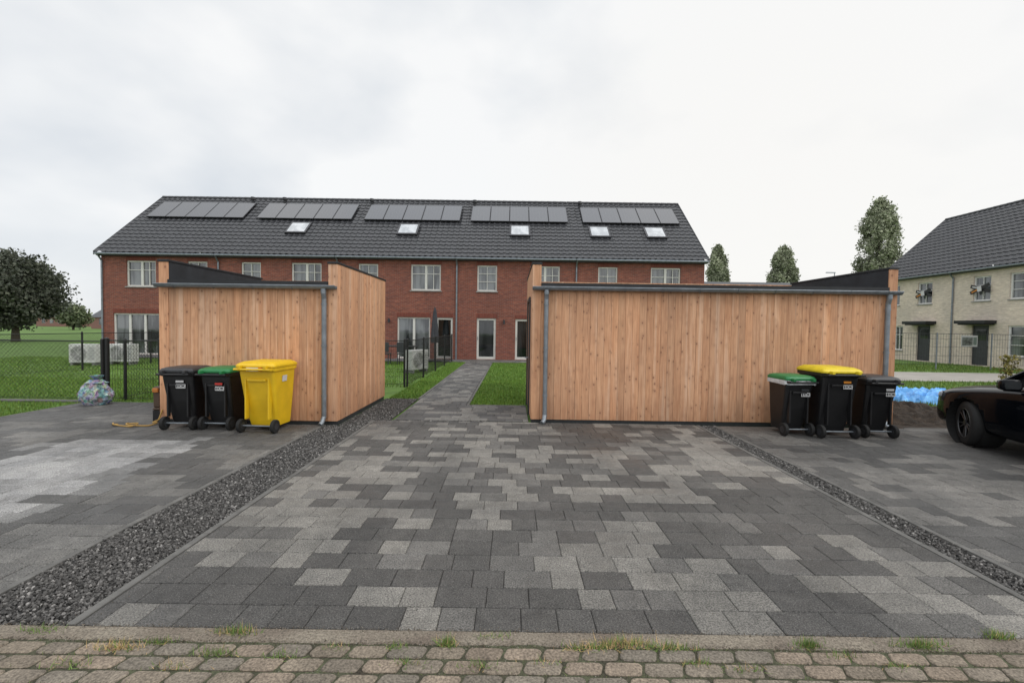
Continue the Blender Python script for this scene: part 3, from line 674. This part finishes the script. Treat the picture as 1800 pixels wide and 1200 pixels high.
r=empty('wire_fence',(14.2,20.3,0),label='thin grey construction fence before cream brick houses',category='fence')
for x in(0,2.2,4.75,7.2,9.0):
    b=MB(); b.rod((x,0,-.03),(x,0,1.62),.03,6); b.make('post',ZINC,r)
b=MB()
for z in(.2,.6,1.0,1.35,1.58): b.rod((0,0,z),(9.0,0,z),.007 if z<1.5 else .014,4)
x=0
while x<9.0: b.rod((x,0,.2),(x,0,1.58),.0045,3,cap=False); x+=.12
b.make('wire_mesh',GREYF,r)
r=empty('banner',(19.95,20.22,1.02),label='small printed banner with grey picture on construction fence',category='banner')
b=MB(); b.box(0,.72,-.012,0,0,.5); b.make('board',M('banner_cloth',(.33,.34,.33),.6),r); b=MB(); b.box(.04,.50,-.018,-.014,.05,.42); b.make('picture',M('picture_print',(.08,.09,.08),.5,7,.9),r); b=MB(); b.box(.53,.68,-.018,-.014,.08,.42); b.make('print',M('dark_print',(.10,.13,.11),.5),r)

# ---------------------------------------------------------------- bins
def text_mesh(s,size,mat,parent,loc,rot=(math.pi/2,0,0)):
    cu=bpy.data.curves.new('t','FONT'); cu.body=s; cu.size=size; cu.align_x='CENTER'; cu.align_y='CENTER'; cu.extrude=.0008; cu.offset=.001
    o=bpy.data.objects.new('t',cu); LINK(o); bpy.context.view_layer.update()
    me=bpy.data.meshes.new_from_object(o.evaluated_get(bpy.context.evaluated_depsgraph_get())); bpy.data.objects.remove(o)
    me.materials.clear(); me.materials.append(mat); return mkobj('lettering',me,parent,loc,rot)
def wheelie(loc,rz,w,d,h,body,lid,label,stick=None,film=False,sx_=.04,sz_=0):
    r=empty('wheelie_bin',loc,(0,0,rz),label,'bin','wheelie bins by the sheds')
    hb=h*.915; b=MB()
    secs=[(.07,.70,.62,.10),(.16,.74,.66,.085),(hb*.5,.84,.78,.05),(hb-.10,.92,.9,.02),(hb-.055,.93,.91,.02),(hb-.05,1.0,.985,.015),(hb,1.0,1.0,.01)]
    b.loft([rrect(w*a,d*c,z,.04,0,d/2+o) for z,a,c,o in secs])
    for sx in(-1,1): b.box(sx*w*.30-.012,sx*w*.30+.012,d*.085,d*.2,.2,hb-.16)
    b.box(-w*.24,w*.24,d*.06,d*.2,hb-.2,hb-.17)
    b.make('body',body,r,bevel=.006)
    b=MB(); L0=hb+.003
    b.loft([rrect(w*1.03,d*1.05,L0,.05,0,d/2+.01),rrect(w*1.03,d*1.05,L0+.03,.05,0,d/2+.01),rrect(w*.96,d*.97,L0+.055,.05,0,d/2+.01),rrect(w*.8,d*.8,h-.005,.05,0,d/2+.02),rrect(w*.6,d*.6,h,.05,0,d/2+.02)])
    for sx in(-1,1): b.box(sx*w*.33-.02,sx*w*.33+.02,-.07,.03,L0-.01,L0+.035)
    b.make('lid',lid,r,bevel=.006)
    b=MB(); b.rod((-w*.47,-.055,hb-.02),(w*.47,-.055,hb-.02),.015,10)
    for sx in(-1,-.33,.33,1): b.box(sx*w*.46-.012,sx*w*.46+.012,-.055,.02,hb-.035,hb-.005)
    b.make('handle',body,r)
    R=.10; yw=.085
    b=MB(); b.rod((-w*.45,yw,R),(w*.45,yw,R),.012,8); b.make('axle',ZINC,r)
    for sx in(-1,1):
        b=MB(); x=sx*(w*.44); b.rod((x-.025,yw,R),(x+.025,yw,R),R,24); wh=b.make('wheel',RUBBER,r,bevel=.01)
        b=MB(); b.rod((x-.028,yw,R),(x+.028,yw,R),.05,16); b.make('hub',GREYLID,wh)
    zs=hb-.22+sz_
    if film:
        rr=rrect(w*1.02,d*1.02,0,.05,0,d/2+.01,6); top=[(x,y,hb+.004) for x,y,z in rr]; mid=[((x)*(1+.03*random.random()),y+random.uniform(-.01,.01),hb-.02) for x,y,z in rr]; low=[(x*(1+.05*random.random()),y+random.uniform(-.02,.01),hb-.04-random.uniform(0,.04)) for x,y,z in rr]
        b=MB(); b.loft([low,mid,top],cap=False); b.make('bag_film',FILM,r)
    if stick:
        b=MB(); b.box(0,.135,-.0,.004,-.03,.03); st=b.make('sticker',STICK,r,loc=(w*sx_,d*.058,zs),rot=(math.radians(-3),0,0))
        text_mesh('IOK',.056,BLACKP,st,(.083,-.002,0))
        b=MB(); b.box(.008,.026,-.003,-.001,-.02,.02); b.make('emblem',GREYF,st)
        b=MB(); b.box(0,.11,-.0,.004,-.016,.016); b.make('band',stick,r,loc=(w*sx_,d*.052,zs+.07),rot=(math.radians(-3),0,0))
    else:
        b=MB(); b.box(-.12,.06,0,.004,-.025,.025); b.make('sticker',STICK,r,loc=(0,-.005,hb-.02)); b=MB(); b.box(.062,.12,0,.004,-.025,.025); b.make('sticker',REDS,r,loc=(0,-.005,hb-.02))
        b=MB(); b.box(0,.004,-.06,.06,-.04,.05); b.make('sticker',STICK,r,loc=(w*.462,d*.5,hb-.18),rot=(0,math.radians(4),0))
    return r
random.seed(3)
wheelie((-4.955,6.68,0),.05,.48,.52,.94,BLACKP,GREYLID,'black wheelie bin with dark grey lid by timber shed',STICK,sx_=-.02,sz_=.02)
wheelie((-4.41,6.70,0),-.03,.48,.52,.94,BLACKP,GRNP,'black wheelie bin with green lid by timber shed',REDS,sx_=.02,sz_=-.01)
wheelie((-3.72,6.56,0),-.06,.58,.64,1.05,YELP,YELP,'yellow wheelie bin with yellow lid by timber shed',None)
wheelie((4.38,6.84,0),.04,.46,.50,.93,BLACKP,GRNP,'black wheelie bin with green lid and plastic under the lid',GREYF,film=True,sz_=.01)
wheelie((4.92,6.72,0),0,.58,.66,1.07,BLACKP,YELL,'large black wheelie bin with yellow lid by timber shed',ORS,sx_=.05,sz_=.02)
wheelie((5.58,6.78,0),-.05,.48,.53,.94,BLACKP,GREYLID,'black wheelie bin with dark lid by timber shed',STICK,sx_=.10,sz_=.03)
# ---------------------------------------------------------------- hose, hose box, bag
r=empty('garden_hose',(-5.5,7.05,0),label='yellow garden hose lying in loops on pavers',category='hose')
b=MB(); pts=[]
for i in range(90):
    t=i/89; a=t*13; pts.append((-.15-.45*t+.17*math.sin(a),-.02-.10*t+.10*math.cos(a*1.1)+.02*math.sin(3*a),.015+.008*math.sin(a*2)+.006))
pts=[(-.1,.22,.2),(-.08,.12,.06)]+pts
b.path(pts,.011,6); b.make('hose',M('yellow_hose',(.38,.23,.06),.6),r)
r=empty('hose_reel',(-5.74,7.32,0),label='small brown hose reel with orange handle at shed corner',category='hose reel')
b=MB(); b.box(-.05,.06,-.0,.18,.22,.56); b.box(-.06,.07,-.01,.19,.18,.219); b.make('housing',M('brown_plastic',(.075,.045,.028),.5),r,bevel=.02)
b=MB(); b.box(-.04,.05,-.035,-.001,.47,.54); b.make('handle',M('orange_plastic',(.42,.15,.03),.45),r,bevel=.01)
b=MB(); b.box(-.055,.065,-.0,.18,-.01,.178); b.make('base',BLACKP,r)
r=empty('rubbish_bag',(-8.02,8.75,0),label='clear bluish bag of bottles and cans by the fence',category='rubbish bag')
vs=[];fs=[];n=64;m=36; random.seed(5)
for j in range(m+1):
    t=j/m; z=.47*t; rad=.265*(math.sin(math.pi*min(1,(t*.80+.16)))**.6)*(1-.12*t)
    for i in range(n):
        a=2*math.pi*i/n; A=Vector((math.cos(a),math.sin(a),0))
        k=1+.20*mn.noise(Vector((A.x*2.2,A.y*2.2,z*5)))+.13*mn.noise(Vector((A.x*5,A.y*5,z*13)))+.06*abs(mn.noise(Vector((A.x*13,A.y*13,z*25))))
        vs.append((rad*k*A.x,rad*k*A.y*.85,z*(1+.1*mn.noise(Vector((A.x*2,A.y*2,1))))+.015*mn.noise(Vector((A.x*4,A.y*4,z*12)))))
for j in range(m):
    for i in range(n): fs.append((j*n+i,j*n+(i+1)%n,(j+1)*n+(i+1)%n,(j+1)*n+i))
fs.append(tuple(range(m*n,m*n+n)))
b=MB(); b.add(vs,fs)
bm_,nt,bb=nm('bag_plastic'); tc=ND(nt,'ShaderNodeTexCoord').outputs['Object']
dn=ND(nt,'ShaderNodeTexNoise'); dn.inputs['Scale'].default_value=9; nt.links.new(tc,dn.inputs['Vector'])
wv=ND(nt,'ShaderNodeVectorMath',operation='MULTIPLY_ADD'); nt.links.new(dn.outputs['Color'],wv.inputs[0]); wv.inputs[1].default_value=(.12,.12,.12); nt.links.new(tc,wv.inputs[2])
vo=ND(nt,'ShaderNodeTexVoronoi'); vo.inputs['Scale'].default_value=15; nt.links.new(wv.outputs[0],vo.inputs['Vector'])
hs=ND(nt,'ShaderNodeHueSaturation'); hs.inputs['Saturation'].default_value=.85; hs.inputs['Value'].default_value=.62; nt.links.new(vo.outputs['Color'],hs.inputs['Color'])
o=mixc(nt,'MIX',.45,hs.outputs[0],(.34,.46,.56)); o=mixc(nt,'MULTIPLY',1,o,ramp(nt,noiz(nt,tc,16,4,.7,1),.38,(.35,.4,.45),.62,(1.3,1.3,1.3)))
nt.links.new(o,bb.inputs['Base Color']); bb.inputs['Roughness'].default_value=.22; bump(nt,bb,noiz(nt,tc,26,4,.65,1.5),1,.03)
b.make('bag',bm_,r,smooth=True)
b=MB(); b.loft([[(R*math.cos(q*math.pi/6)*(1.3 if q%2 else .8)+.02,R*math.sin(q*math.pi/6)*(1.2 if q%3 else .7),z) for q in range(12)] for z,R in((.42,.15),(.46,.06),(.49,.03),(.53,.07),(.56,.09))],cap=False); b.make('knot',bm_,r)

# ---------------------------------------------------------------- heat pump units
def ac(loc,rz):
    r=empty('heat_pump_unit',loc,(0,0,rz),'white outdoor heat pump unit standing on the lawn','heat pump','outdoor heat pump units')
    b=MB(); b.box(-.45,.45,-.17,.17,.08,.76); b.make('housing',ACW,r,bevel=.015)
    for q in(-.4,.33): b=MB(); b.box(q,q+.07,-.17,.17,-.03,.079); b.make('foot',ACD,r)
    b=MB(); b.rod((-.12,-.172,.42),(-.12,-.176,.42),.27,28); g=b.make('fan_opening',ACD,r)
    b=MB()
    for R in(.06,.11,.16,.21,.25,.28): b.ring((-.12,-.185,.42),'y',R,.007,28,4)
    for i in range(8):
        a=i*math.pi/4; b.rod((-.12,-.187,.42),(-.12+.28*math.cos(a),-.187,.42+.28*math.sin(a)),.006,4)
    b.make('grille',ACW,g)
    b=MB(); 
    for i in range(8): b.box(.22,.42,-.174,-.171,.2+i*.06,.22+i*.06)
    b.make('louvre',ACD,r)
ac((-15.75,16.8,0),.1); ac((-14.85,17.4,0),-.05); ac((-3.35,16.0,0),1.1)
r=empty('parasol',(-3.5,20.6,0),label='closed dark grey parasol on terrace',category='parasol')
b=MB(); b.rod((0,0,.05),(0,0,2.45),.025,10); b.make('pole',GREYF,r); b=MB(); b.loft([[(R*math.cos(a)*(1 if i%2 else .75),R*math.sin(a)*(1 if i%2 else .75),z) for i,a in enumerate([k*math.pi/8 for k in range(16)])] for z,R in((.85,.17),(1.0,.19),(1.7,.14),(2.3,.07),(2.45,.02))]); b.make('canopy',M('grey_fabric',(.05,.052,.06),.9),r)
b=MB(); b.rod((0,0,0),(0,0,.06),.28,20); b.make('base',GREYF,r)
r=empty('garden_table',(-4.9,19.6,0),label='dark garden table on a terrace behind the fence',category='table')
b=MB(); b.box(-.8,.8,-.4,.4,.70,.74); b.make('table_top',GREYF,r,bevel=.01)
for sx in(-.72,.72):
    for sy in(-.34,.34): b=MB(); b.box(sx-.03,sx+.03,sy-.03,sy+.03,0,.698); b.make('leg',GREYF,r)
for cx,cy,rz in((-5.3,18.9,0),(-4.5,18.9,0)):
    r=empty('garden_chair',(cx,cy,0),(0,0,rz),'dark garden chair beside a table','chair','garden chairs at the table')
    b=MB(); b.box(-.24,.24,-.22,.22,.42,.46); b.make('seat',GREYF,r,bevel=.01); b=MB(); b.box(-.24,.24,-.24,-.205,.5,.92); b.make('backrest',GREYF,r,bevel=.01)
    for sx in(-.21,.21):
        for sy in(-.19,.19): b=MB(); b.box(sx-.015,sx+.015,sy-.015,sy+.015,0,.419); b.make('leg',GREYF,r)
r=empty('street_lamp',(42.2,60,0),label='tall grey street lamp beyond the houses',category='street lamp')
b=MB(); b.rod((0,0,0),(0,0,9.3),.09,8,.05); b.make('pole',ZINC,r); b=MB(); b.loft([rrect(1.3,.25,9.28,.08,-.5,0),rrect(1.2,.2,9.4,.08,-.5,0)]); b.make('lamp_head',ZINC,r)
def heap(name,cx,cy,rx,ry,h,mat,seed,label,cat,n=70,fr=2.5,rough=.02,rf=22,ridg=0,sm=True):
    vs=[];fs=[]
    for j in range(n):
        for i in range(n):
            u=i/(n-1)*2-1;v=j/(n-1)*2-1; edge=1+.25*mn.noise(Vector((math.atan2(v,u)*1.5,seed,0))); q=max(0,1-((u*u+v*v)*edge)**1.1)
            z=h*q*(.55+.6*mn.noise(Vector((u*fr+seed,v*fr,seed)))+.3*mn.noise(Vector((u*fr*3,v*fr*3+seed,1))))+rough*mn.noise(Vector((u*rf,v*rf,seed)))*min(1,q*4)
            if ridg: z+=ridg*(1-abs(mn.noise(Vector((u*4,v*4,seed)))*4))*min(1,q*5)+ridg*.6*(1-abs(mn.noise(Vector((u*9+3,v*9,seed)))*4))*min(1,q*5)
            wx=.12*mn.noise(Vector((v*3,seed,u))); vs.append((u*rx*(1+wx),v*ry,z-.03 if q>0 else -.08))
    for j in range(n-1):
        for i in range(n-1): fs.append((j*n+i,j*n+i+1,(j+1)*n+i+1,(j+1)*n+i))
    b=MB(); b.add(vs,fs); return b.make(name,mat,None,(cx,cy,0),label=label,category=cat,smooth=sm)
heap('tarpaulin',10.3,11.3,1.6,1.2,.22,TARP,3.3,'crumpled blue plastic tarpaulin lying on the ground','tarpaulin',fr=3.5,ridg=.09,sm=False,n=44)
heap('soil_heap',7.9,8.75,1.5,.95,.34,SOIL,8.1,'low heap of dark soil beside paving','soil heap',rough=.06,rf=14)
# ---------------------------------------------------------------- car
car=empty('parked_car',(7.14,4.95,0),(0,0,math.radians(-10)),'black sedan car parked on grey pavers beside bins','car')
st=[(-2.36,.62,.34,.72,.78),(-2.28,.80,.24,.86,.94),(-1.95,.89,.19,.93,1.02),(-1.4,.915,.18,.94,1.03),(-.5,.92,.18,.92,.96),(.5,.92,.18,.89,.94),(.95,.915,.18,.86,.93),(1.35,.905,.18,.82,.895),(1.75,.885,.18,.77,.85),(2.05,.83,.18,.72,.79),(2.25,.71,.19,.65,.71),(2.34,.52,.24,.5,.58)]
b=MB(); rings=[]
for y,hw,zb,zs,zt in st:
    L=[(-hw*.88,zb),(-hw*.985,zb+.10),(-hw,(zb+zs)/2),(-hw*.98,zs-.07),(-hw*.93,zs-.005),(-hw*.74,zs+(zt-zs)*.7),(-hw*.35,zt),(0,zt+.005)]
    prof=L+[(-x,z) for x,z in L[-2::-1]]
    rings.append([(x,y,z) for x,z in prof])
b.loft(rings); body=b.make('body',[PAINT],car,smooth=True,sub=2)
cut=MB()
for cx in(-.85,.85):
    for cy in(1.42,-1.4): cut.rod((cx-.16,cy,.32),(cx+.16,cy,.32),.348,32)
co=cut.make('cut',RUBBER); bo=body.modifiers.new('bool','BOOLEAN'); bo.object=co; bo.operation='DIFFERENCE'; bo.solver='EXACT'
co.parent=car; bpy.context.view_layer.update()
dg=bpy.context.evaluated_depsgraph_get(); me=bpy.data.meshes.new_from_object(body.evaluated_get(dg)); body.modifiers.clear(); body.data=me; bpy.data.objects.remove(co)
b=MB()
def gring(y,wb,zb,wt,zt): return [(-wb,y,zb),(-wb*.985,y,zb+(zt-zb)*.1),(-wt*1.03,y,zb+(zt-zb)*.85),(-wt*.9,y,zt),(0,y,zt+.02),(wt*.9,y,zt),(wt*1.03,y,zb+(zt-zb)*.85),(wb*.985,y,zb+(zt-zb)*.1),(wb,y,zb)]
b.loft([gring(-1.75,.74,.96,.70,1.01),gring(-1.1,.80,.91,.60,1.34),gring(-.5,.82,.90,.58,1.42),(gring(0.1,.82,.88,.58,1.42)),gring(.45,.82,.87,.60,1.31),gring(1.08,.76,.85,.72,.945)])
b.make('windscreen_and_windows',GLASSD,car,smooth=True)
b=MB(); b.loft([[(-.52,y,z),(0,y,z+.025),(.52,y,z),(.52,y,z-.03),(-.52,y,z-.03)] for y,z in((-1.12,1.375),(-.5,1.445),(.1,1.445),(.35,1.38))]); b.make('roof',PAINT,car,bevel=.01)
for sx in(-1,1):
    b=MB(); b.path([(sx*.76,1.04,.94),(sx*.62,.4,1.33),(sx*.56,.05,1.44),(sx*.56,-.6,1.44),(sx*.60,-1.1,1.36),(sx*.72,-1.75,1.0)],.03,6); b.rod((sx*.835,-.25,.92),(sx*.60,-.3,1.42),.03,6); b.make('pillar',PAINT,car)
for cx in(-1,1):
    for cy in(1.42,-1.4):
        w=empty('wheel',(cx*.775,cy,.318),(0,0,math.radians(-17 if cy>0 else 0)),parent=car); w.scale=(.96,.96,.96)
        b=MB(); n=40
        prof=[(-.105,.215),(-.11,.28),(-.09,.32),(-.04,.332),(.04,.332),(.09,.32),(.11,.28),(.105,.215)]
        b.loft([[(x,R*math.cos(2*math.pi*i/n),R*math.sin(2*math.pi*i/n)) for i in range(n)] for x,R in prof],cap=False); b.make('tyre',RUBBER,w,smooth=True)
        b=MB(); s=cx; b.rod((s*.02,0,0),(s*.03,0,0),.205,32); b.make('brake_disc',BLACKM,w)
        b=MB(); b.ring((s*.10,0,0),'x',.213,.010,40,6); b.rod((s*.06,0,0),(s*.10,0,0),.04,16)
        for i in range(10):
            a=2*math.pi*i/10+(0.12 if i%2 else -.12); b.rod((s*.08,.04*math.cos(a),.04*math.sin(a)),(s*.095,.21*math.cos(a),.21*math.sin(a)),.012,6,.009)
        b.make('rim',RIM,w)
        b=MB(); b.rod((cx*.60,cy,.32),(cx*.885,cy,.32),.347,32,cap=False); b.make('wheel_arch',RUBBER,car)
for sx in(-1,1):
    b=MB(); b.loft([[(sx*.80,1.98,.62),(sx*.862,1.98,.64),(sx*.852,1.98,.695),(sx*.80,1.98,.72)],[(sx*.60,2.26,.56),(sx*.66,2.285,.58),(sx*.66,2.26,.65),(sx*.6,2.2,.67)]]); b.make('headlight',HLIGHT,car,bevel=.01)
    m=empty('wing_mirror',(sx*.98,.62,.96),parent=car)
    b=MB(); b.loft([[(q[0],y,q[1]) for q in rrect(.22*s,.14*s,0,.04)] for y,s in((.08,.55),(.05,.9),(-.03,1.0),(-.055,.95))]); b.make('shell',PAINT,m,smooth=True)
    b=MB(); b.loft([[(q[0],y,q[1]) for q in rrect(.18,.10,0,.03)] for y in(-.056,-.06)]); b.make('mirror_glass',GLASSD,m)
    b=MB(); b.rod((0,0,-.03),(-sx*.14,.02,-.06),.02,6); b.make('arm',PAINT,m)
for sx in(-1,1):
    for y in(.05,-.85): b=MB(); b.box(min(sx*.905,sx*.94),max(sx*.905,sx*.94),y-.09,y+.09,.78,.805); b.make('door_handle',PAINT,car,bevel=.008)

# ---------------------------------------------------------------- camera, light, world
cam=bpy.data.cameras.new('camera'); co=bpy.data.objects.new('camera',cam); LINK(co); cam.lens=16; cam.sensor_width=36; cam.clip_end=3000; cam.clip_start=.05
co.matrix_world=Matrix.Translation((0,0,1.6))@Matrix.Rotation(math.radians(90-1.79),4,'X')@Matrix.Rotation(math.radians(.8),4,'Z')
scene.camera=co
sd=Vector((.75,-.35,.75)).normalized()
su=bpy.data.lights.new('sun','SUN'); su.energy=1.0; su.angle=math.radians(35); su.color=(1,.97,.92); so=bpy.data.objects.new('sun',su); LINK(so); so.rotation_euler=sd.to_track_quat('Z','Y').to_euler()
wd=bpy.data.worlds.new('World'); scene.world=wd; wd.use_nodes=True; nt=wd.node_tree; bg=nt.nodes['Background']
sky=ND(nt,'ShaderNodeTexSky'); sky.sky_type='NISHITA'; sky.sun_disc=False; sky.sun_elevation=math.asin(sd.z); sky.sun_rotation=math.atan2(sd.x,sd.y)
tc=ND(nt,'ShaderNodeTexCoord').outputs['Generated']; s=ND(nt,'ShaderNodeSeparateXYZ'); nt.links.new(tc,s.inputs[0])
f=noiz(nt,mapv(nt,tc,(1,1,1.8)),1.5,4,.45,.2); f2=noiz(nt,mapv(nt,tc,(1.2,1.2,2.2)),3.4,4,.5,.1)
mixn=math_(nt,'ADD',math_(nt,'MULTIPLY',f,.65),math_(nt,'MULTIPLY',f2,.35))
mixn=math_(nt,'ADD',mixn,math_(nt,'MULTIPLY',s.outputs[0],.06))
cl=ramp(nt,mixn,.36,(.74,.78,.825),.55,(.985,.99,.99))
dt=ND(nt,'ShaderNodeVectorMath',operation='DOT_PRODUCT'); nt.links.new(tc,dt.inputs[0]); dt.inputs[1].default_value=Vector((.50,.85,.14)).normalized()
cl=mixc(nt,'MIX',mrange(nt,dt.outputs['Value'],.82,1.0,0,.7),cl,(1.0,.98,.94))
k=math_(nt,'MULTIPLY',mrange(nt,s.outputs[2],.60,1.0,1.0,2.05),mrange(nt,s.outputs[1],.1,-.7,1.0,1.32))
sc=ND(nt,'ShaderNodeVectorMath',operation='SCALE'); nt.links.new(cl,sc.inputs[0]); nt.links.new(k,sc.inputs['Scale'])
sk=ND(nt,'ShaderNodeVectorMath',operation='SCALE'); nt.links.new(sky.outputs[0],sk.inputs[0]); sk.inputs['Scale'].default_value=.1
o=mixc(nt,'MIX',.94,sk.outputs[0],sc.outputs[0]); nt.links.new(o,bg.inputs[0]); bg.inputs[1].default_value=1.0
scene.view_settings.view_transform='Standard'; scene.view_settings.look='None'; scene.view_settings.exposure=0
